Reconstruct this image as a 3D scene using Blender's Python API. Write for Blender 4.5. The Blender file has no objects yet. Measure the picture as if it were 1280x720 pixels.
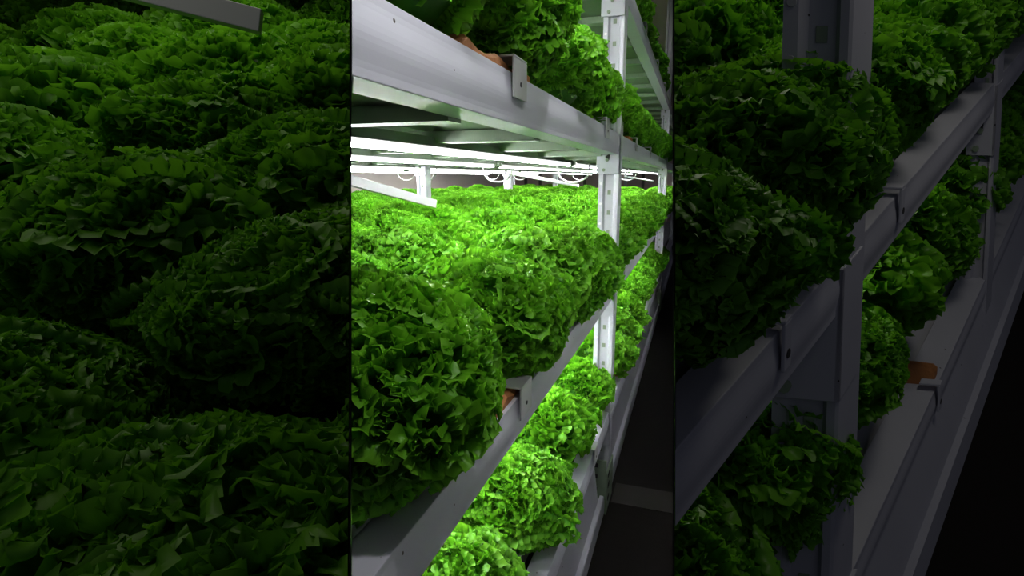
import bpy, bmesh, math, random
import numpy as np
from mathutils import Vector, Matrix

random.seed(11)
C = bpy.context.scene.collection
sc = bpy.context.scene

# ------------------------------------------------------------------ camera
F = 680.0
W = 0.2                                   # one rack unit in metres
CZ = 4.75 * W                             # eye height above the floor
Yc = np.array([230, 138, -680.0]); Yc /= np.linalg.norm(Yc)
Zc = np.array([0, F * F / 138, F]); Zc /= np.linalg.norm(Zc)
Xc = np.cross(Yc, Zc)
R = np.array([Xc, Yc, Zc])                # camera -> world
cam_d = bpy.data.cameras.new('camera'); cam = bpy.data.objects.new('camera', cam_d); C.objects.link(cam)
cam_d.sensor_width = 36; cam_d.lens = F / 1280 * 36
cam_d.clip_start = 0.01; cam_d.clip_end = 60
m = Matrix([list(R[0]) + [0], list(R[1]) + [0], list(R[2]) + [CZ], [0, 0, 0, 1]])
cam.matrix_world = m
sc.camera = cam
EYE = Vector((0, 0, CZ))
RM = Matrix(R.tolist())


def ray(x, y):
    return RM @ Vector((x - 640, 360 - y, -F))


def project(p):
    q = RM.transposed() @ (Vector(p) - EYE)
    if q.z > -0.02:
        return None
    return 640 + F * q.x / -q.z, 360 - F * q.y / -q.z, -q.z


NL = (RM @ Vector((680, 0, -202))).normalized()   # positive on the aisle side of the left sheet
NR = (RM @ Vector((680, 0, 202))).normalized()    # positive beyond the right sheet
GAP = 0.0009

# ------------------------------------------------------------------ rack frames (local units -> metres)
def main_frame(p):
    return Vector((p[0] * W, p[1] * W, p[2] * W + CZ))

U2 = 0.26
_a = Vector((814, 500, -680)).normalized(); _p = Vector((0, 1, .06)).normalized(); _c = Vector((6631, -437, 680)).normalized()
AX_C, AX_A, AX_P = RM @ _c, RM @ _a, RM @ _p
def dark_frame(p):
    return EYE + (AX_C * p[0] + AX_A * p[1] + AX_P * p[2]) * U2

# ------------------------------------------------------------------ materials
def mat(name, col, rough=0.5, metal=0.0, noise=0.0, nscale=8.0, bump=0.0, bscale=30.0, dirt=None, stretch=None, spec=0.5):
    M = bpy.data.materials.new(name); M.use_nodes = True
    nt = M.node_tree; b = nt.nodes['Principled BSDF']
    b.inputs['Base Color'].default_value = (*col, 1); b.inputs['Roughness'].default_value = rough
    b.inputs['Metallic'].default_value = metal; b.inputs['Specular IOR Level'].default_value = spec
    tc = nt.nodes.new('ShaderNodeTexCoord'); src = tc.outputs['Object']
    if stretch:
        mp = nt.nodes.new('ShaderNodeMapping'); mp.inputs['Scale'].default_value = stretch
        nt.links.new(src, mp.inputs['Vector']); src = mp.outputs['Vector']
    if noise:
        n = nt.nodes.new('ShaderNodeTexNoise'); n.inputs['Scale'].default_value = nscale; n.inputs['Detail'].default_value = 5
        nt.links.new(src, n.inputs['Vector'])
        mr = nt.nodes.new('ShaderNodeMapRange'); mr.inputs['From Min'].default_value = .3; mr.inputs['From Max'].default_value = .7
        mr.inputs['To Min'].default_value = 1 - noise; mr.inputs['To Max'].default_value = 1 + noise
        nt.links.new(n.outputs['Fac'], mr.inputs['Value'])
        mx = nt.nodes.new('ShaderNodeMix'); mx.data_type = 'RGBA'; mx.blend_type = 'MULTIPLY'; mx.inputs['Factor'].default_value = 1
        mx.inputs['A'].default_value = (*col, 1); nt.links.new(mr.outputs['Result'], mx.inputs['B'])
        out = mx.outputs['Result']
        if dirt:
            v = nt.nodes.new('ShaderNodeTexVoronoi'); v.inputs['Scale'].default_value = 42
            nt.links.new(tc.outputs['Object'], v.inputs['Vector'])
            n2 = nt.nodes.new('ShaderNodeTexNoise'); n2.inputs['Scale'].default_value = 7
            nt.links.new(tc.outputs['Object'], n2.inputs['Vector'])
            ad = nt.nodes.new('ShaderNodeMath'); ad.operation = 'MULTIPLY_ADD'; ad.inputs[1].default_value = 0.16; ad.inputs[2].default_value = -0.035
            nt.links.new(n2.outputs['Fac'], ad.inputs[0])
            lt = nt.nodes.new('ShaderNodeMath'); lt.operation = 'LESS_THAN'
            nt.links.new(v.outputs['Distance'], lt.inputs[0]); nt.links.new(ad.outputs[0], lt.inputs[1])
            m2 = nt.nodes.new('ShaderNodeMix'); m2.data_type = 'RGBA'
            nt.links.new(lt.outputs[0], m2.inputs['Factor']); nt.links.new(out, m2.inputs['A']); m2.inputs['B'].default_value = (*dirt, 1)
            out = m2.outputs['Result']
        nt.links.new(out, b.inputs['Base Color'])
    if bump:
        n = nt.nodes.new('ShaderNodeTexNoise'); n.inputs['Scale'].default_value = bscale; n.inputs['Detail'].default_value = 3
        nt.links.new(src, n.inputs['Vector'])
        bp = nt.nodes.new('ShaderNodeBump'); bp.inputs['Strength'].default_value = bump; bp.inputs['Distance'].default_value = .01
        nt.links.new(n.outputs['Fac'], bp.inputs['Height']); nt.links.new(bp.outputs['Normal'], b.inputs['Normal'])
    return M


def leaf_mat(name, deep, light):
    M = bpy.data.materials.new(name); M.use_nodes = True
    nt = M.node_tree; N = nt.nodes; L = nt.links
    N.remove(N['Principled BSDF']); out = N['Material Output']
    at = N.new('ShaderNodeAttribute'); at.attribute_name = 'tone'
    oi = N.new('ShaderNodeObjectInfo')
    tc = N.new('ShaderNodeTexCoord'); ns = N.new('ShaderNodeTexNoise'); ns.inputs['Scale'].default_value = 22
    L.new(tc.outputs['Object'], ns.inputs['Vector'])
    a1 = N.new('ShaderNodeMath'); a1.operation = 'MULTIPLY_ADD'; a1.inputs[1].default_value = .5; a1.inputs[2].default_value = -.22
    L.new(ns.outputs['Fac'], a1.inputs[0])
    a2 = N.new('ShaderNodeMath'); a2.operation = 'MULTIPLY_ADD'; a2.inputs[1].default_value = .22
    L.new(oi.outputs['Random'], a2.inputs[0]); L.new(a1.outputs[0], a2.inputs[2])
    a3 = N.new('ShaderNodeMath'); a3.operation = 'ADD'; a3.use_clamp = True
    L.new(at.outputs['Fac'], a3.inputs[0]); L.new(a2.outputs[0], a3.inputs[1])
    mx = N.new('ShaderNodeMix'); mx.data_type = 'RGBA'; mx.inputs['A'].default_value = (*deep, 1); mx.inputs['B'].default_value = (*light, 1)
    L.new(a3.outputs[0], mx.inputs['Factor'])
    pr = N.new('ShaderNodeBsdfPrincipled'); pr.inputs['Roughness'].default_value = .42; pr.inputs['Specular IOR Level'].default_value = .35
    L.new(mx.outputs['Result'], pr.inputs['Base Color'])
    tr = N.new('ShaderNodeBsdfTranslucent'); L.new(mx.outputs['Result'], tr.inputs['Color'])
    ms = N.new('ShaderNodeMixShader'); ms.inputs[0].default_value = .42
    L.new(pr.outputs[0], ms.inputs[1]); L.new(tr.outputs[0], ms.inputs[2]); L.new(ms.outputs[0], out.inputs['Surface'])
    return M


def emit(name, col, s):
    M = bpy.data.materials.new(name); M.use_nodes = True
    nt = M.node_tree; nt.nodes.remove(nt.nodes['Principled BSDF'])
    e = nt.nodes.new('ShaderNodeEmission'); e.inputs[0].default_value = (*col, 1); e.inputs[1].default_value = s
    nt.links.new(e.outputs[0], nt.nodes['Material Output'].inputs[0])
    return M


M_BEAM = mat('painted_steel', (.58, .59, .68), .36, .0, .06, 5, .30, 9, dirt=(.05, .04, .035), stretch=(1, .35, 1.6))
M_POST = mat('post_steel', (.55, .57, .63), .33, .0, .07, 9, .06, 20)
M_TRAY = mat('tray_plastic', (.40, .41, .44), .45, 0, .08, 6, .05, 20, dirt=(.05, .03, .02))
M_GREY = mat('fascia_steel', (.36, .37, .42), .42, 0, .1, 5, .08, 12, dirt=(.03, .025, .02))
M_GALV = mat('galvanised_steel', (.22, .29, .20), .38, .3, .12, 10, .05, 20)  # green light bounced off the leaves is mixed into the steel colour
M_HOLE = mat('hole_shadow', (.02, .02, .022), .8)
M_RIM = mat('pale_steel', (.8, .8, .82), .4)  # pale tone stands for lamp light seen through the post holes
M_BROWN = mat('brown_board', (.40, .16, .05), .8, 0, .22, 30, .3, 80)
M_CABLE = mat('white_cable', (.75, .76, .74), .4)
M_STRIP = mat('white_plastic', (.78, .78, .82), .3, 0, .03, 6)
M_FLOOR = mat('dark_floor', (.0062, .0046, .0038), .75, 0, .35, 1.5, .15, 30, dirt=(.02, .013, .008), spec=.15)
M_JOINT = mat('floor_joint', (.010, .0065, .004), .6, 0, .3, 12)
M_WALL = mat('beige_wall', (.80, .72, .67), .7, 0, .05, 2)
M_WALL2 = mat('pink_wall', (.62, .50, .48), .7, 0, .08, 2)
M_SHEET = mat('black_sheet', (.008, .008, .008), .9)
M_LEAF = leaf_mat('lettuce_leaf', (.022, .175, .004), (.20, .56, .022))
M_TUBE = emit('led_tube_light', (1.0, .98, 1.0), 55.0)
M_WHITE = mat('white_sheet', (.35, .35, .35), .6)  # pale face of the added sheets, bounces light onto the rack
_nt = M_TUBE.node_tree; _e = [n for n in _nt.nodes if n.type == 'EMISSION'][0]
_g = _nt.nodes.new('ShaderNodeNewGeometry'); _s = _nt.nodes.new('ShaderNodeSeparateXYZ'); _nt.links.new(_g.outputs['Normal'], _s.inputs[0])
_m = _nt.nodes.new('ShaderNodeMapRange'); _m.inputs['From Min'].default_value = -.35; _m.inputs['From Max'].default_value = -.85
_m.inputs['To Min'].default_value = 1.3; _m.inputs['To Max'].default_value = 125
_nt.links.new(_s.outputs['Z'], _m.inputs['Value']); _nt.links.new(_m.outputs[0], _e.inputs[1])
M_DULL = mat('grey_rack_paint', (.40, .40, .48), .5, 0, .07, 6, .08, 15, dirt=(.02, .02, .02))  # rack paint darkened in colour to stand for the dim side
M_CLIP = mat('steel_clip', (.42, .43, .44), .35, .3, .1, 10)
M_UNDER = mat('dark_green_grey_steel', (.10, .15, .09), .45, .2, .12, 10, .05, 20)  # underside shade and green leaf bounce put into the trough colour
M_BACK = mat('dark_post', (.10, .09, .09), .6)

# ------------------------------------------------------------------ helpers
def box(bm, lo, hi):
    (x0, y0, z0), (x1, y1, z1) = lo, hi
    v = [bm.verts.new(p) for p in [(x0, y0, z0), (x1, y0, z0), (x1, y1, z0), (x0, y1, z0), (x0, y0, z1), (x1, y0, z1), (x1, y1, z1), (x0, y1, z1)]]
    for f in [(0, 3, 2, 1), (4, 5, 6, 7), (0, 1, 5, 4), (1, 2, 6, 5), (2, 3, 7, 6), (3, 0, 4, 7)]:
        bm.faces.new([v[i] for i in f])


def prism(bm, prof, axis, a0, a1):
    """closed profile extruded along an axis; profile pairs are the other two coordinates in order"""
    def pt(q, a):
        return {'x': (a, q[0], q[1]), 'y': (q[0], a, q[1]), 'z': (q[0], q[1], a)}[axis]
    A = [bm.verts.new(pt(q, a0)) for q in prof]; B = [bm.verts.new(pt(q, a1)) for q in prof]
    n = len(prof)
    for i in range(n):
        bm.faces.new((A[i], A[(i + 1) % n], B[(i + 1) % n], B[i]))
    bm.faces.new(A[::-1]); bm.faces.new(B)


def tube(bm, pts, r, n=8):
    pts = [Vector(p) for p in pts]; rings = []
    for i, p in enumerate(pts):
        d = (pts[min(i + 1, len(pts) - 1)] - pts[max(i - 1, 0)]).normalized()
        s = d.cross(Vector((0, 0, 1)) if abs(d.z) < .9 else Vector((1, 0, 0))).normalized(); t = d.cross(s)
        rings.append([bm.verts.new(p + (s * math.cos(k * 2 * math.pi / n) + t * math.sin(k * 2 * math.pi / n)) * r) for k in range(n)])
    for A, B in zip(rings, rings[1:]):
        for k in range(n):
            bm.faces.new((A[k], A[(k + 1) % n], B[(k + 1) % n], B[k]))
    bm.faces.new(rings[0][::-1]); bm.faces.new(rings[-1])


def disc(bm, c, r, axis, t, n=10):
    """a short plug of thickness t along an axis"""
    d = {'x': Vector((1, 0, 0)), 'y': Vector((0, 1, 0)), 'z': Vector((0, 0, 1))}[axis]
    tube(bm, [Vector(c), Vector(c) + d * t], r, n)


def bisect(bm, no, keep_positive, co=EYE):
    nrm = no if keep_positive else -no
    g = bm.verts[:] + bm.edges[:] + bm.faces[:]
    r = bmesh.ops.bisect_plane(bm, geom=g, plane_co=co + nrm * GAP, plane_no=nrm, clear_inner=True)
    return [e for e in r['geom_cut'] if isinstance(e, bmesh.types.BMEdge)]


ZONES = {'middle': [(NL, True), (NR, False)], 'left': [(NL, False)], 'right': [(NR, True)], None: []}


def crossing(pts, zone):
    """-1 wholly outside the zone, 1 wholly inside, 0 crossing its border"""
    res = 1
    for no, pos in ZONES[zone]:
        d = [(Vector(p) - EYE).dot(no) * (1 if pos else -1) for p in pts]
        if max(d) < GAP: return -1
        if min(d) < GAP: res = 0
    return res


def obj(name, bm, material, frame=None, parent=None, zone=None, smooth=False, bevel=0.0):
    """links one mesh object; frame maps rack units to metres; the mesh ends where a dividing sheet stands"""
    if frame is not None:
        for v in bm.verts: v.co = frame(v.co)
    bmesh.ops.recalc_face_normals(bm, faces=bm.faces)
    if zone:
        c = crossing([v.co for v in bm.verts], zone)
        if c < 0: bm.free(); return None
        if c == 0:
            for no, pos in ZONES[zone]:
                e = bisect(bm, no, pos)
                if e: bmesh.ops.holes_fill(bm, edges=e)
        if not bm.verts: bm.free(); return None
    co = Vector((0, 0, 0))
    if parent is None:
        lo = Vector([min(v.co[i] for v in bm.verts) for i in range(3)]); hi = Vector([max(v.co[i] for v in bm.verts) for i in range(3)])
        co = Vector(((lo.x + hi.x) / 2, (lo.y + hi.y) / 2, lo.z))
    else:
        co = Vector(parent['base'])
    for v in bm.verts: v.co -= co
    me = bpy.data.meshes.new(name); bm.to_mesh(me); bm.free()
    me.materials.append(material)
    o = bpy.data.objects.new(name, me); C.objects.link(o)
    if parent is None: o.location = co; o['base'] = list(co)
    else: o.parent = parent
    if smooth:
        for p in me.polygons: p.use_smooth = True
    if bevel:
        b = o.modifiers.new('bevel', 'BEVEL'); b.width = bevel; b.segments = 2; b.limit_method = 'ANGLE'; b.angle_limit = .7
    return o


def sub(name, bm, material, parent, frame=None, zone=None, smooth=False, bevel=0.0):
    """a sub-part: parent is a part, whose mesh is written relative to its thing's base"""
    base = parent.parent['base'] if parent.parent else parent['base']
    parent['base'] = list(base)
    o = obj(name, bm, material, frame, parent, zone, smooth, bevel)
    return o


def empty(name, loc):
    o = bpy.data.objects.new(name, None); C.objects.link(o); o.location = loc; o['base'] = list(loc); o.empty_display_size = .02
    return o


def tag(o, label, cat, group=None):
    if o is None: return None
    o['label'] = label; o['category'] = cat
    if group: o['group'] = group
    return o


def structure(o):
    if o is not None: o['kind'] = 'structure'
    return o


ORD = ['zeroth', 'first', 'second', 'third', 'fourth', 'fifth', 'sixth', 'seventh', 'eighth', 'ninth', 'tenth', 'eleventh', 'twelfth', 'thirteenth', 'fourteenth',
       'fifteenth', 'sixteenth', 'seventeenth', 'eighteenth', 'nineteenth', 'twentieth', 'twenty-first', 'twenty-second', 'twenty-third', 'twenty-fourth',
       'twenty-fifth', 'twenty-sixth', 'twenty-seventh', 'twenty-eighth', 'twenty-ninth', 'thirtieth']

# ------------------------------------------------------------------ room
def quad_box(lo, hi):
    bm = bmesh.new(); box(bm, lo, hi); return bm

structure(obj('floor', quad_box((-16, -3, -4.95), (10, 47, -4.75)), M_FLOOR, main_frame))
structure(obj('trim_1', quad_box((-.9, 7.4, -4.75), (1.2, 7.95, -4.735)), M_JOINT, main_frame))
structure(obj('wall_back', quad_box((-16, 46.5, -4.75), (3, 47, 6.5)), M_WALL2, main_frame))
structure(obj('wall_side', quad_box((-16.4, 2, -4.75), (-16, 47, 6.5)), M_WALL, main_frame))
k = 0
for x in (-14.2, -12.9, -11.2, -9.0, -7.2, -5.6, -4.2, -2.6):
    k += 1
    structure(obj('trim_%d' % (k + 1), quad_box((x, 46.25, -4.75), (x + .22, 46.5, 6)), M_BACK if k % 3 else M_POST, main_frame))


def sheet(name, no, s0, s1, z0, z1, white_side):
    """light-proof sheet hung between two growing bays, black on one face and white on the other"""
    up = Vector((0, 0, 1)); t = (up - no * up.dot(no)).normalized(); s = no.cross(t)
    if s.y < 0: s = -s
    bm = bmesh.new()
    box(bm, (s0, -.00025, z0), (s1, .00025, z1))
    for v in bm.verts: v.co = EYE + s * v.co.x + no * v.co.y + t * v.co.z
    o = structure(obj(name, bm, M_SHEET))
    o.data.materials.append(M_WHITE)
    for p in o.data.polygons:
        if p.normal.dot(no) * white_side > .9: p.material_index = 1

sheet('wall_left', NL, .16, 3.8, -.93, 1.0, 1)  # unseen dividers added to keep lamp light off the side beds
sheet('wall_right', NR, .16, 4.6, -.93, 1.0, -1)
structure(obj('ceiling', quad_box((-16, 2, 6.5), (3, 47, 6.7)), M_WALL2, main_frame))

# ------------------------------------------------------------------ racks: beams, posts, troughs, brackets
def beam_bm(y0, y1, zt, h, X=-1.0, deep=.2):
    """rolled C section: proud rounded middle, flanges turned in towards the rack"""
    b = zt - h; t = .02
    prof = [(X, zt)] + [(X + .012 * math.sin(math.pi * k / 10) ** 1.5, zt - h * (.12 + .76 * k / 10)) for k in range(11)] + [(X, b),
            (X - deep, b), (X - deep, b + t), (X - t, b + t), (X - t, zt - t), (X - deep * .95, zt - t), (X - deep * .95, zt)]
    bm = bmesh.new(); prism(bm, prof, 'y', y0, y1); return bm


def post_bm(x0, x1, y, z0, z1, d=.24):
    w = x1 - x0
    prof = [(x0, y), (x0 + w * .22, y), (x0 + w * .32, y + .035), (x0 + w * .72, y + .035), (x0 + w * .82, y), (x1 - .012, y - .006), (x1, y), (x1, y + d),
            (x1 - .02, y + d), (x1 - .02, y + .03), (x0 + w * .84, y + .03), (x0 + w * .74, y + .06), (x0 + w * .3, y + .06), (x0 + w * .2, y + .03),
            (x0 + .02, y + .03), (x0 + .02, y + d), (x0, y + d)]
    bm = bmesh.new(); prism(bm, prof, 'z', z0, z1); return bm


def make_post(frame, zone, x0, x1, y, z0, z1, tiers, label, holes=True, zvis=(-4.6, 2.4), group=None, sp=.27):
    M_POST = M_DULL if zone == 'right' else globals()['M_POST']  # post colour swapped for the darkened copy on the dim side
    M_RIM = M_TRAY if zone == 'right' else globals()['M_RIM']  # hole discs lose their painted light on the dim side
    o = obj('rack_post', post_bm(x0, x1, y, z0, z1), M_POST, frame, None, zone)
    if o is None: return None
    tag(o, label, 'post', group)
    w = x1 - x0
    if holes:
        z = zvis[0]; n = 0
        while z < zvis[1] and n < 90:
            bm = bmesh.new(); disc(bm, (x0 + w * .12, y - .004, z), .018, 'y', .012)
            obj('round_hole', bm, M_RIM, frame, o, zone)
            bm = bmesh.new(); box(bm, (x0 + w * .44, y + .03, z - .15), (x0 + w * .6, y + .037, z - .09))
            obj('square_hole', bm, M_GALV, frame, o, zone)
            z += sp; n += 2
    for zt in tiers:
        bm = bmesh.new()
        box(bm, (x0 - .03, y - .03, zt - .52), (x1 + .008, y - .012, zt - .02)); box(bm, (x1 - .012, y - .03, zt - .52), (x1 + .008, y + .2, zt - .02))
        br = obj('beam_bracket', bm, M_POST, frame, o, zone, bevel=.0006)
        if br is None: continue
        for dz, dx in ((-.34, .4), (-.2, .35), (-.47, .25)):
            bm = bmesh.new(); disc(bm, (x0 + w * dx, y - .05, zt + dz), .022, 'y', .03, 8); sub('bolt', bm, M_GALV, br, frame, zone)
        for dz in (-.30, -.16):
            bm = bmesh.new(); prism(bm, [(x0 + w * .3, zt + dz), (x0 + w * .55, zt + dz + .05), (x0 + w * .5, zt + dz - .04)], 'y', y - .045, y - .03)
            sub('locking_hook', bm, M_HOLE, br, frame, zone)
    return o


def make_bracket(frame, zone, y, zt, label, group, k=1.0, lift=.07, back=-1.22, drop=.14):
    """folded clip that hooks over a beam and holds down a brown board"""
    bm = bmesh.new()
    y1 = y + .24 * k; zc = zt + lift
    box(bm, (back, y, zc), (-.965, y1, zc + .012)); box(bm, (-.977, y, zt - drop), (-.965, y1, zc))
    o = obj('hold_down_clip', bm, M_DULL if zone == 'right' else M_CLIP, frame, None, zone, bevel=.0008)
    if o is None: return
    tag(o, label, 'clip', group)
    bm = bmesh.new(); disc(bm, (-.966, y + .12 * k, zt - .06), .014, 'x', .004); obj('screw_hole', bm, M_HOLE, frame, o, zone)


def make_board(frame, zone, y0, y1, zt, label, group):
    bm = bmesh.new()
    n = 8; prev = None
    for i in range(n + 1):
        y = y0 + (y1 - y0) * i / n; top = zt + .055 + .02 * math.sin(i * 1.9) - (.05 if i == 0 else 0)
        ring = [bm.verts.new(p) for p in ((-1.24, y, zt - .1), (-1.03, y, zt - .1), (-1.025, y, top - .02), (-1.05, y, top), (-1.22, y, top + .01))]
        if prev:
            for j in range(5): bm.faces.new((prev[j], prev[(j + 1) % 5], ring[(j + 1) % 5], ring[j]))
        else: bm.faces.new(ring[::-1])
        prev = ring
    bm.faces.new(prev)
    tag(obj('brown_board', bm, M_BROWN, frame, None, zone), label, 'board', group)


def trough_bm(x0, x1, y0, y1, zt, h=.16):
    t = .02
    prof = [(x0, zt), (x0, zt - h), (x1, zt - h), (x1, zt), (x1 - .05, zt), (x1 - .06, zt - .03), (x0 + .06, zt - .03), (x0 + .05, zt)]
    bm = bmesh.new(); prism(bm, prof, 'y', y0, y1); return bm


POSTS_Y = [7.5, 20.1, 32.7]
TIERS = {'lower': -3.36, 'middle': -1.39, 'upper': .57, 'top': 2.53}
BAYS = [(.6, 7.5), (7.78, 20.1), (20.38, 32.7), (32.98, 45)]
BAYN = ['nearest', 'second', 'third', 'farthest']
for tn, zt in TIERS.items():
    for bi, (y0, y1) in enumerate(BAYS):
        if bi == 3 and tn != 'middle': continue
        tag(obj('shelf_rail', beam_bm(y0, y1, zt, .27), M_BEAM, main_frame, None, 'middle', bevel=.0008),  # front beam of the shelf
            'pale painted steel beam, front of the %s shelf, %s bay of bright rack' % (tn, BAYN[bi]), 'beam', 'front beams of the bright rack')
for i, y in enumerate(POSTS_Y):
    make_post(main_frame, 'middle', -1.25, -.975, y, -4.73, 4.5 + i * 2, list(TIERS.values()),
              '%s white perforated steel post at the aisle edge of the bright rack' % ['nearest', 'second', 'farthest'][i], i < 2,
              (-4.4, 2.5) if i == 0 else (-2.6, 3.2), 'aisle posts of the bright rack')
for x, y, lab in ((-6.62, 12.4, 'leftmost white post rising from the lettuces at the back of the rack'),
                  (-6.75, 19.4, 'thicker post of the close pair standing behind the bright lettuces'),
                  (-10.6, 31.5, 'thinner post of the close pair, farther behind the bright lettuces'),
                  (-8.3, 33.0, 'slim far post seen just left of the big front post')):
    make_post(main_frame, 'middle', x, x + .27, y, -4.73, .6, [.57], lab, y < 20, (-.9, .2), 'back posts of the rack')

# lower kick beam and grey fascia panels
for bi, (y0, y1) in enumerate([(.6, 6.9), (8.0, 19.6), (20.6, 32.4)]):
    bm = bmesh.new(); prism(bm, [(-1.12, -3.64), (-1.02, -4.45), (-1.04, -4.5), (-1.2, -4.5), (-1.2, -3.64)], 'y', y0, y1)
    tag(obj('fascia_panel', bm, M_GREY, main_frame, None, 'middle'), 'grey sloping panel below the lowest lettuce shelf, %s along the aisle' % BAYN[bi], 'panel', 'grey panels under the lowest shelf')
for bi, (y0, y1) in enumerate([(.6, 7.3), (7.8, 19.9), (20.4, 45)]):
    bm = bmesh.new(); prism(bm, [(-.97, -4.44), (-.955, -4.46), (-.955, -4.73), (-1.19, -4.73), (-1.19, -4.52), (-1.03, -4.5), (-1.02, -4.44)], 'y', y0, y1)
    tag(obj('kick_rail', bm, M_BEAM, main_frame, None, 'middle'), 'pale steel kick beam standing on the dark floor, %s along the aisle' % BAYN[bi], 'beam', 'kick beams on the floor')
for y, l in ((7.05, 'nearest'), (19.7, 'farther')):
    bm = bmesh.new(); box(bm, (-1.28, y, -4.5), (-.94, y + .03, -3.9)); box(bm, (-.95, y, -4.73), (-.925, y + .6, -4.1))
    o = tag(obj('foot_plate', bm, M_GALV, main_frame, None, 'middle', bevel=.0006), '%s perforated foot plate bolted where the front post meets the floor' % l, 'bracket', 'foot plates of the front posts')
    for z in (-4.35, -4.15, -3.98):
        bm = bmesh.new(); box(bm, (-1.14, y - .006, z - .03), (-1.06, y + .001, z + .03)); obj('slot', bm, M_HOLE, main_frame, o, 'middle')
        bm = bmesh.new(); box(bm, (-.926, y + .1, z - .22), (-.919, y + .22, z - .16)); obj('slot', bm, M_HOLE, main_frame, o, 'middle')

# troughs carrying the rows
ROWX = [-1.56 - 1.36 * i for i in range(10)]
for tn, n in (('lower', 3), ('middle', 10), ('upper', 4), ('top', 3)):
    zt = TIERS[tn] - .03
    for r in range(n):
        x0, x1 = ROWX[r] - .62, ROWX[r] + (.26 if r == 0 else .62)
        if tn == 'upper': x0, x1 = ROWX[r] - .60, ROWX[r] + .34
        if tn == 'top': x0, x1 = ROWX[r] - .42, ROWX[r] + .30
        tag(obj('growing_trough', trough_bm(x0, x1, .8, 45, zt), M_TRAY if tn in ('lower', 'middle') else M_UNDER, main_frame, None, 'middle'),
            'long %s trough under the %s lettuce row from the aisle, %s shelf' % ('pale' if tn in ('lower', 'middle') else 'dark-bottomed', ORD[r + 1], tn), 'trough', 'growing troughs of the %s shelf' % tn)
# cross bars under the decks
for tn, x1, ys in (('upper', -8.2, [2.6 + 1.57 * i for i in range(24)]), ('top', -5.6, [3.9 + 1.57 * i for i in range(22)])):
    zt = TIERS[tn] - .2
    cnt = 0
    for y in ys:
        bm = bmesh.new(); h = .09
        prism(bm, [(y, zt - h), (y + .16, zt - h), (y + .16, zt), (y + .14, zt), (y + .14, zt - h + .02), (y + .02, zt - h + .02), (y + .02, zt), (y, zt)], 'x', x1, -1.2)
        cnt += 1
        tag(obj('cross_bar', bm, M_GALV, main_frame, None, 'middle'), 'steel cross bar under the %s shelf, %s from the near end' % (tn, ORD[cnt]), 'bar', 'cross bars under the %s shelf' % tn)

# clips and brown boards
CL = {'middle': [3.1, 6.15, 8.3, 11.6, 15.0], 'upper': [2.95, 6.2, 9.4, 12.4, 15.5], 'lower': [6.15, 9.3, 12.6], 'top': [10.2, 13.4, 16.6]}
for tn, ys in CL.items():
    for i, y in enumerate(ys):
        make_bracket(main_frame, 'middle', y, TIERS[tn], 'thin folded steel clip over the %s shelf beam, %s from the camera' % (tn, ORD[i + 1]), 'clips over the shelf beams')
for tn, y0, y1, lab in (('middle', 2.72, 3.28, 'rough orange-brown board end under the near clip of the middle shelf'), ('upper', 2.32, 3.45, 'rough orange-brown board lying behind the near upper beam'),
                        ('lower', 9.0, 9.5, 'small orange-brown board end on the lowest shelf'), ('upper', 9.0, 9.4, 'tiny orange board end beyond the front post, upper shelf')):
    make_board(main_frame, 'middle', y0, y1, TIERS[tn], lab, 'brown boards on the shelves')

# ------------------------------------------------------------------ lamps
def make_lamp(x, y0, y1, z, label, group, cable=True, deck=.3):
    c = crossing([main_frame((x, y0, z)), main_frame((x, y1, z))], 'middle')
    if c < 0: return
    base = main_frame((x, (y0 + y1) / 2, z))
    root = empty('led_tube_lamp', base); tag(root, label, 'lamp', group)
    bm = bmesh.new(); tube(bm, [(x, y0 + .06, z), (x, y1 - .06, z)], .042, 16); obj('tube', bm, M_TUBE, main_frame, root, 'middle', True)
    bm = bmesh.new(); prism(bm, [(x - .075, z + .012), (x - .05, z + .045), (x + .05, z + .045), (x + .075, z + .012), (x + .075, z + .02), (x + .045, z + .09), (x - .045, z + .09), (x - .075, z + .02)], 'y', y0 + .04, y1 - .04); obj('housing', bm, M_GALV, main_frame, root, 'middle')
    for y in (y0, y1 - .08):
        bm = bmesh.new(); tube(bm, [(x, y, z + .005), (x, y + .08, z + .005)], .047, 10); obj('end_cap', bm, M_GALV, main_frame, root, 'middle', True)
    for y in (y0 + .9, y1 - .9):
        bm = bmesh.new(); tube(bm, [(x, y, z + .07), (x, y + .02, z + deck - .1)], .008, 6); obj('hanger', bm, M_CABLE, main_frame, root, 'middle')
    if cable:
        pts = []
        for i in range(15):
            a = math.pi * i / 14
            pts.append((x - .22 + .55 * (1 - math.cos(a)) / 2, y1 - .02 + .15 * (1 - math.cos(a)) / 2, z - .32 * math.sin(a) ** .7))
        bm = bmesh.new(); tube(bm, pts, .017, 8); cb = obj('power_cable', bm, M_CABLE, main_frame, root, 'middle', True)

def lamp_rows(xs, z, tn, ylim, cable):
    for r, x in enumerate(xs):
        y1 = 9.75 + (0, .55, 3.4, 6.5, 5.0)[r]; ys = [y1 - 8.1, y1, y1 + 8.1, y1 + 16.2]
        k = 0
        for y in ys:
            if y > ylim or y + 7.8 < 1: continue
            k += 1
            make_lamp(x, y, y + 7.85, z, 'glowing white tube lamp under the %s shelf, %s row from aisle, %s along it' % (tn, ORD[r + 1], ORD[k]), 'tube lamps under the %s shelf' % tn, cable and y < 17, .15)

lamp_rows([-2.1, -3.7, -6.7, -9.0, -11.6], .235, 'upper', 30, True)
lamp_rows([-1.9, -3.3, -4.9], -1.72, 'middle', 17, False)
lamp_rows([-2.3, -3.9], 2.2, 'top', 17, False)

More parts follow.
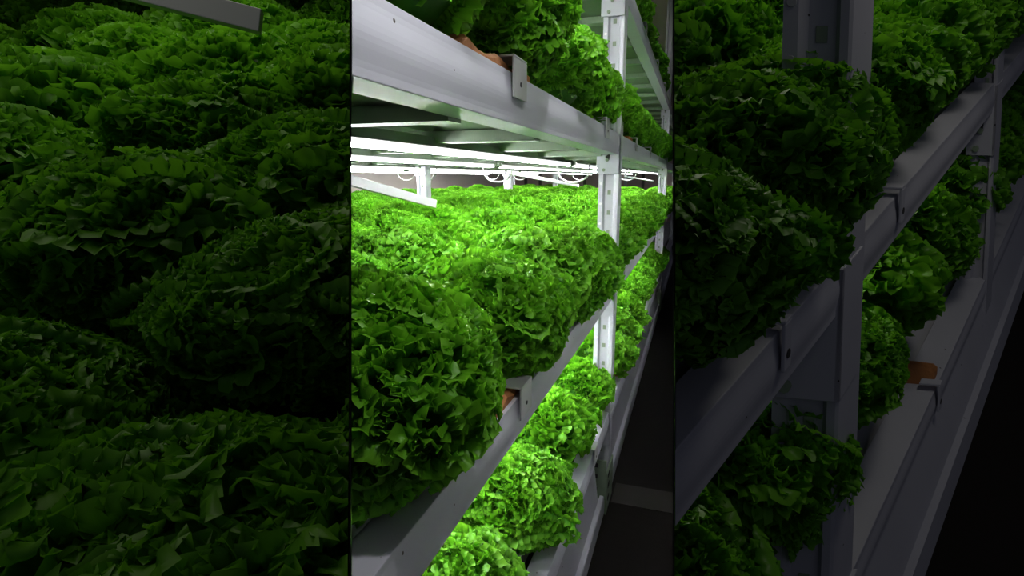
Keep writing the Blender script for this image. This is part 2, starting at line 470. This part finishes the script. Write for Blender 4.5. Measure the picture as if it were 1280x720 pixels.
# strips slanting down over the crop
def strip(frame, zone, pA, pB, wd, th, label):
    A, B = Vector(pA), Vector(pB); d = (B - A).normalized(); s = d.cross(Vector((0, 0, 1))).normalized(); t = s.cross(d)
    bm = bmesh.new(); box(bm, (0, -wd / 2, 0), ((B - A).length, wd / 2, th))
    for v in bm.verts: v.co = A + d * v.co.x + s * v.co.y + t * v.co.z
    o = obj('slanting_strip', bm, M_STRIP, None, None, zone, bevel=.001)
    return tag(o, label, 'strip', 'white strips slanting over the lettuces')

def at(x, y, depth):
    return EYE + ray(x, y) * (depth / F)

strip(main_frame, 'middle', at(400, 222, 1.02), at(543, 260, 1.42), .012, .021, 'white plastic strip slanting down onto lettuces at the left of the bright shelf')
strip(main_frame, 'middle', at(632, 217, 2.6), at(722, 234, 3.0), .02, .016, 'thin white strip slanting over the far lettuces beside the paired posts')
strip(main_frame, 'middle', at(782, 221, 5.0), at(815, 227, 5.4), .03, .01, 'tiny white strip over the farthest lettuces beyond the front post')

# ------------------------------------------------------------------ the shaded inclined rack, seen past both sheets
DT = {'main': -1.33, 'low': -2.76}
for zone, side in (('right', 'right'),):
    for tn, zt, hh in (('main', -1.33, .2),):
        for bi, (y0, y1) in enumerate([(1.2, 3.2), (3.36, 6.4), (6.6, 14)]):
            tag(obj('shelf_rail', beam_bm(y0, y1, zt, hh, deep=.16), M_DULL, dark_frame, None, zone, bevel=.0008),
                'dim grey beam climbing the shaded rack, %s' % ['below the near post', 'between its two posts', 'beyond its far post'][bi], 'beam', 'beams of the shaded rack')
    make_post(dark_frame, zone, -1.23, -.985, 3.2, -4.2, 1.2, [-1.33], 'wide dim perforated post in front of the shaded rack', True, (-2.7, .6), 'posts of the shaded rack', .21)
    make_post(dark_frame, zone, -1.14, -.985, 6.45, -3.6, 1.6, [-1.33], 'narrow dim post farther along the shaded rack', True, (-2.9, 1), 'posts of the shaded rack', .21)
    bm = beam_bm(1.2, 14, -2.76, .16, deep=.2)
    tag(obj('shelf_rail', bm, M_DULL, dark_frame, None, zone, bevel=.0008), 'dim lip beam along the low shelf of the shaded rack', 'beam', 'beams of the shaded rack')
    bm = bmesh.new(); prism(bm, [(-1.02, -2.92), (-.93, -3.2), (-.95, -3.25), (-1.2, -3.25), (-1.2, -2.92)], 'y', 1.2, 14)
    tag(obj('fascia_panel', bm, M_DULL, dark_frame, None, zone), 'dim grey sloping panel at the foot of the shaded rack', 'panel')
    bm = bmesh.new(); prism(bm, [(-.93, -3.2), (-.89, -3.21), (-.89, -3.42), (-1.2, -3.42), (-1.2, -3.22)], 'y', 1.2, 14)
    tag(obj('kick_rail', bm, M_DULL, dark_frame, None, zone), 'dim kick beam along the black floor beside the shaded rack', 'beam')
    structure(obj('floor_ramp', quad_box((-6, .5, -3.6), (6, 14, -3.44)), M_FLOOR, dark_frame, None, zone))
    for i, (y, t_) in enumerate(((2.6, -1.33), (3.9, -1.33), (4.9, -2.76), (3.4, -2.76))):
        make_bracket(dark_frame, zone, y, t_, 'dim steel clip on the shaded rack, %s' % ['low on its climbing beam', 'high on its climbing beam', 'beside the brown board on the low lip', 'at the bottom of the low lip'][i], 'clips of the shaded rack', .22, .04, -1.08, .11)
    make_board(dark_frame, zone, 4.98, 5.1, -2.76, 'dim reddish board end on the upper part of the shaded low shelf', 'boards of the shaded rack')
    make_board(dark_frame, zone, 3.3, 3.5, -2.76, 'dim brown board end at the bottom of the shaded low shelf', 'boards of the shaded rack')
DROWX = [-1.42 - 1.06 * i for i in range(9)]
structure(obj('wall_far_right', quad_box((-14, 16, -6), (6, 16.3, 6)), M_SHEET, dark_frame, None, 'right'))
for r in range(9):
    for zone in ('left', 'right'):
        zt = DT['main'] - (.03 if zone == 'right' else .34)
        x1 = DROWX[r] + (.3 if r == 0 else .5)
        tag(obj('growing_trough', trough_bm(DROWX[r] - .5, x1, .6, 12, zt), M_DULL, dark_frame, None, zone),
            'dim trough under the %s lettuce row of the %s' % (ORD[r + 1], 'left dark bed' if zone == 'left' else 'shaded right rack'), 'trough', 'troughs of the shaded bays')
for r in range(2):
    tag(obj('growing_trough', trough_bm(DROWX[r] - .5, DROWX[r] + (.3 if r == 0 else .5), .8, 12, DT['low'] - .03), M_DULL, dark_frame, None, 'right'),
        'dim low trough, %s from the aisle, on the shaded right rack' % ORD[r + 1], 'trough', 'troughs of the shaded bays')

strip(None, 'left', at(75, -22, .60), at(325, 42, .66), .02, .026, 'dim grey strip slanting down over the dark lettuces on the left')

# ------------------------------------------------------------------ lettuces
def head_mesh(seed, nt=330, nu=33, nv=3, fine=1.0):
    """lettuce whose leaves end in long ruffled crests crossing each other over a lumpy dome"""
    rng = np.random.default_rng(seed)
    Vs, Fs, tone = [], [], []; off = 0
    lob = rng.normal(size=(22, 3)); lob /= np.linalg.norm(lob, axis=1)[:, None]; lob[:, 2] = np.abs(lob[:, 2]) * .8
    la = rng.uniform(.10, .36, 22)
    RX, RZ, ZC = .130, .104, .055
    ga = math.pi * (3 - 5 ** .5)
    u = np.linspace(-1, 1, nu); v = np.linspace(0, 1, nv + 1)[:, None]
    a_ = np.arange(nv * (nu - 1)).reshape(nv, nu - 1); rws = a_ // (nu - 1) * nu + a_ % (nu - 1)
    Q = np.stack([rws, rws + 1, rws + nu + 1, rws + nu], -1).reshape(-1, 4)
    for i in range(nt):
        zz = 1 - 1.52 * (i + .5) / nt
        th = ga * i + rng.uniform(-.4, .4); rr = math.sqrt(max(0, 1 - zz * zz))
        d = np.array([rr * math.cos(th), rr * math.sin(th), zz])
        t = np.cross(d, rng.normal(size=3)); t /= np.linalg.norm(t); b0 = np.cross(d, t)
        hl = rng.uniform(.18, .36); bend = rng.uniform(-.25, .25)
        D = d[None] + t[None] * (u * hl)[:, None] + b0[None] * (bend * u ** 2 + .05 * np.sin(3.1 * u + i))[:, None]
        D /= np.linalg.norm(D, axis=1)[:, None]
        lump = 1 + np.max(la[None] * np.maximum(0, D @ lob.T) ** 22, axis=1) - .11
        lump = lump * rng.uniform(.88, 1.11)
        O = D + np.array([0, 0, .12]) + rng.normal(size=3) * .20; O /= np.linalg.norm(O, axis=1)[:, None]
        T = np.gradient(D, axis=0); T /= np.linalg.norm(T, axis=1)[:, None]; B = np.cross(O, T)
        path = D * np.array([RX, RX, RZ]) * lump[:, None] + np.array([0, 0, ZC])
        arc = u * hl * RX; lam = rng.uniform(.011, .018) * fine; ph = rng.uniform(0, 6.28)
        ang = 2 * math.pi * arc / lam + ph + .8 * np.sin(arc * 90 + ph)
        A = rng.uniform(.0042, .0072) * fine
        H = rng.uniform(.018, .025) * fine * (1 - np.abs(u) ** 5 * .75) * rng.uniform(.8, 1.25) * (1 + .16 * np.sin(ang * 2.1 + ph) + .13 * rng.normal(size=nu))
        wave = v ** 1.1 * A * (np.sin(ang) + .35 * np.sin(2.2 * ang + ph))[None, :]
        lean = rng.uniform(-.010, .010) * v ** 2
        along = v ** 1.5 * .0035 * np.cos(ang * 1.0)[None, :]
        hh = (v - .80) * H[None, :] - .0035 * v ** 3 * np.abs(np.sin(ang))[None, :]
        P = path[None] + hh[..., None] * O[None] + (wave + lean)[..., None] * B[None] + along[..., None] * T[None]
        P = P.reshape(-1, 3); Vs.append(P)
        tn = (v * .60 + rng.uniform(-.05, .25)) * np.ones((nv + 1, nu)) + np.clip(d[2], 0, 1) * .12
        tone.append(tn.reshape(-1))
        Fs.append(Q + off); off += len(P)
    # the dense heart that the outer leaves spring from
    n1, n2 = 9, 16; core = []
    for i in range(n1 + 1):
        ph = math.pi * i / n1
        for j in range(n2):
            a = 2 * math.pi * j / n2
            core.append((RX * .78 * math.sin(ph) * math.cos(a), RX * .78 * math.sin(ph) * math.sin(a), ZC + RZ * .72 * math.cos(ph)))
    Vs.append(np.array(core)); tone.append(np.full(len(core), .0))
    q = [[off + i * n2 + j, off + i * n2 + (j + 1) % n2, off + (i + 1) * n2 + (j + 1) % n2, off + (i + 1) * n2 + j] for i in range(n1) for j in range(n2)]
    Fs.append(np.array(q))
    V = np.concatenate(Vs); Fc = np.concatenate(Fs); T = np.concatenate(tone)
    V[:, 2] = np.where(V[:, 2] < -.03, -.03 + (V[:, 2] + .03) * .4, V[:, 2])
    me = bpy.data.meshes.new('lettuce')
    me.vertices.add(len(V)); me.vertices.foreach_set('co', V.astype(np.float32).ravel())
    me.loops.add(Fc.size); me.loops.foreach_set('vertex_index', Fc.astype(np.int32).ravel())
    me.polygons.add(len(Fc)); me.polygons.foreach_set('loop_start', np.arange(0, Fc.size, 4, dtype=np.int32)); me.polygons.foreach_set('loop_total', np.full(len(Fc), 4, dtype=np.int32))
    me.update(calc_edges=True)
    at_ = me.attributes.new('tone', 'FLOAT', 'POINT'); at_.data.foreach_set('value', T.astype(np.float32))
    me.polygons.foreach_set('use_smooth', np.ones(len(Fc), dtype=bool))
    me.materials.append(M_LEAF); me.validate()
    return me

HEADS = [head_mesh(100 + i) for i in range(6)]
FINE = [head_mesh(200 + i, 640, 39, 3, .68) for i in range(4)]
XFINE = [head_mesh(300 + i, 1000, 45, 3, .5) for i in range(2)]
BOX = [Vector((x, y, z)) for x in (-.155, .155) for y in (-.155, .155) for z in (-.03, .19)]

def put_head(loc, zone, upv, sc_, rot, tilt):
    q = Vector((0, 0, 1)).rotation_difference(upv)
    M = Matrix.Translation(loc) @ q.to_matrix().to_4x4() @ Matrix.Rotation(tilt[0], 4, 'X') @ Matrix.Rotation(tilt[1], 4, 'Y') @ Matrix.Rotation(rot, 4, 'Z') @ Matrix.Diagonal((sc_[0], sc_[0], sc_[1], 1))
    pts = [M @ p for p in BOX]
    pr = [project(p) for p in pts]
    pr = [p for p in pr if p]
    if len(pr) < 3 or ((M @ Vector((0, 0, .07))) - EYE).length < .15 + .09 * sc_[0]: return None
    xs = [p[0] for p in pr]; ys = [p[1] for p in pr]
    fx = {'middle': (438, 842), 'left': (0, 438), 'right': (842, 1280)}[zone]
    if max(xs) < fx[0] or min(xs) > fx[1] or max(ys) < 0 or min(ys) > 720: return None
    c = crossing(pts, zone)
    if c < 0: return None
    near = ((M @ Vector((0, 0, .07))) - EYE).length
    me = random.choice((XFINE if near < .5 else FINE) if near < (1.25 if zone == 'middle' else .9) else HEADS)
    o = bpy.data.objects.new('lettuce', me)
    if c == 0:
        vc = np.empty(len(me.vertices) * 3, np.float32); me.vertices.foreach_get('co', vc)
        Mn = np.array(M); vw = vc.reshape(-1, 3) @ Mn[:3, :3].T + Mn[:3, 3] - np.array(EYE)
        c = 1
        for no, pos in ZONES[zone]:
            dd = vw @ np.array(no) * (1 if pos else -1)
            if dd.max() < .004: return None
            if dd.min() < GAP: c = 0
        if c == 0:
            bm = bmesh.new(); bm.from_mesh(me); Mi = M.inverted(); Mt = M.transposed().to_3x3()
            for no, pos in ZONES[zone]:
                n = Mt @ (no if pos else -no); co = Mi @ (EYE + (no if pos else -no) * GAP)
                bmesh.ops.bisect_plane(bm, geom=bm.verts[:] + bm.edges[:] + bm.faces[:], plane_co=co, plane_no=n.normalized(), clear_inner=True)
            if len(bm.verts) < 400: bm.free(); return None
            me = bpy.data.meshes.new('lettuce'); bm.to_mesh(me); bm.free(); o.data = me
            if not me.materials: me.materials.append(M_LEAF)
    C.objects.link(o); o.matrix_world = M
    return o


def row(frame, zone, upv, x, z, ys, where, group, scale=1.0, jx=.06, hs=1.0):
    n = 0; out = []
    for y in ys:
        loc = frame((x + random.uniform(-jx, jx), y + random.uniform(-.08, .08), z))
        s = scale * random.uniform(.94, 1.06)
        o = put_head(loc, zone, upv, (s, s * hs * random.uniform(.92, 1.08)), random.uniform(0, 6.28), (random.uniform(-.12, .12), random.uniform(-.12, .12)))
        if o is None: continue
        n += 1; out.append(o)
        tag(o, 'frilly green lettuce, %s in view along the %s' % (ORD[n], where) if n < 31 else 'tiny far lettuce along the ' + where, 'lettuce', group)
    return out

UP = Vector((0, 0, 1)); total = 0
def span(y0, y1, p):
    r = []; y = y0
    while y < y1: r.append(y); y += p
    return r

for r, (y0, y1) in enumerate([(2.1, 34), (.6, 30), (1.4, 30), (.9, 30), (3, 34), (4, 36), (5, 38), (6, 38)]):
    total += len(row(main_frame, 'middle', UP, ROWX[r] + (.10 if r == 0 else 0), -1.30, span(y0, y1, 1.55 if r == 0 else 1.45 + .1 * (r > 3)), '%s row from the aisle, middle shelf' % ORD[r + 1], 'lettuces on the middle shelf', 1.06 if r else 1.08, hs=1.0, jx=.06 if r else .02))
total += len(row(main_frame, 'middle', UP, ROWX[0] + .14, .66, span(2.2, 24, 1.42), 'front row of the upper shelf', 'lettuces on the upper shelf', .98))
total += len(row(main_frame, 'middle', UP, ROWX[1], .66, span(3.2, 12, 1.42), 'second row of the upper shelf', 'lettuces on the upper shelf', .98))
total += len(row(main_frame, 'middle', UP, ROWX[0] + .05, -3.27, span(1.5, 24, 1.5), 'front row of the lowest shelf', 'lettuces on the lowest shelf', .98))
total += len(row(main_frame, 'middle', UP, ROWX[1], -3.27, span(1.6, 14, 1.5), 'second row of the lowest shelf', 'lettuces on the lowest shelf', .98))
total += len(row(main_frame, 'middle', UP, ROWX[0], 2.62, span(9.5, 20, 1.5), 'front of the top shelf', 'lettuces on the top shelf', .9))
NRM = AX_P.copy()
for r in range(9):
    total += len(row(dark_frame, 'right', NRM, DROWX[r] - (.08 if r == 0 else 0), -1.27, span(.7 + .4 * (r % 2), 13, .62 if r == 0 else 1.0), '%s row of the shaded right rack' % ORD[r + 1], 'lettuces of the shaded right rack', 1.0 if r == 0 else 1.15, hs=.95, jx=.02 if r == 0 else .06))
for r in range(2):
    total += len(row(dark_frame, 'right', NRM, DROWX[r] - (.30 if r == 0 else .2), -2.70, span(1.3, 11, .84), '%s low row of the shaded right rack' % ORD[r + 1], 'low lettuces of the shaded right rack', 1.1))
for r in range(9):
    total += len(row(dark_frame, 'left', NRM, DROWX[r] + .1, -1.58, span(-1.9 + .4 * (r % 2), 11, .8), '%s row of the dark left bed' % ORD[r + 1], 'lettuces of the dark left bed', 1.16, hs=.95, jx=.13))
import time as _t; print('LETTUCES', total, len([m_ for m_ in bpy.data.meshes if m_.name.startswith('lettuce')]))

# ------------------------------------------------------------------ light
w = bpy.data.worlds.new('world'); sc.world = w; w.use_nodes = True
w.node_tree.nodes['Background'].inputs[0].default_value = (.80, .84, 1.0, 1)
w.node_tree.nodes['Background'].inputs[1].default_value = .045

def area(name, loc, target, sx, sy, energy, col=(1, .98, .96)):
    d = bpy.data.lights.new(name, 'AREA'); d.shape = 'RECTANGLE'; d.size = sx; d.size_y = sy; d.energy = energy; d.color = col
    o = bpy.data.objects.new(name, d); C.objects.link(o); o.location = loc
    o.rotation_euler = (Vector(target) - Vector(loc)).to_track_quat('-Z', 'Y').to_euler()
    return o

# fill lights added out of view to brighten the aisle side of the rack
for n_, (y, e) in enumerate(((1.6, .75), (4.0, 1.4), (8.0, 1.0), (14.0, 1.6))):
    area('aisle_light', main_frame((-.14 - .037 * y - .057 * (.95 + .36 * y), y, .95 + .36 * y)), main_frame((-1.3, y + 1.0, -1.0)), .03, .03 if y < 5 else .3, e)

# unseen fill lights added to lift the two dark side beds
def bed_light(p, e, sx=.5, sy=.9):
    loc = dark_frame(p); area('bed_light', loc, loc - AX_P, sx, sy, e, (1, .96, .80))
bed_light((-4.7, 3.6, .5), 1.3); bed_light((-2.6, 5.4, .9), 1.2, .25, .35); bed_light((.5, 3.0, 1.6), .75, .2, .2)  # last one is an added front fill for the right rack
for y_ in (3.7, 4.8, 6.2): bed_light((-1.75, y_, -1.72), .13, .05, .05)

sc.view_settings.view_transform = 'Standard'; sc.view_settings.look = 'None'
sc.view_settings.exposure = 0; sc.view_settings.gamma = 1; sc.view_settings.use_curve_mapping = False
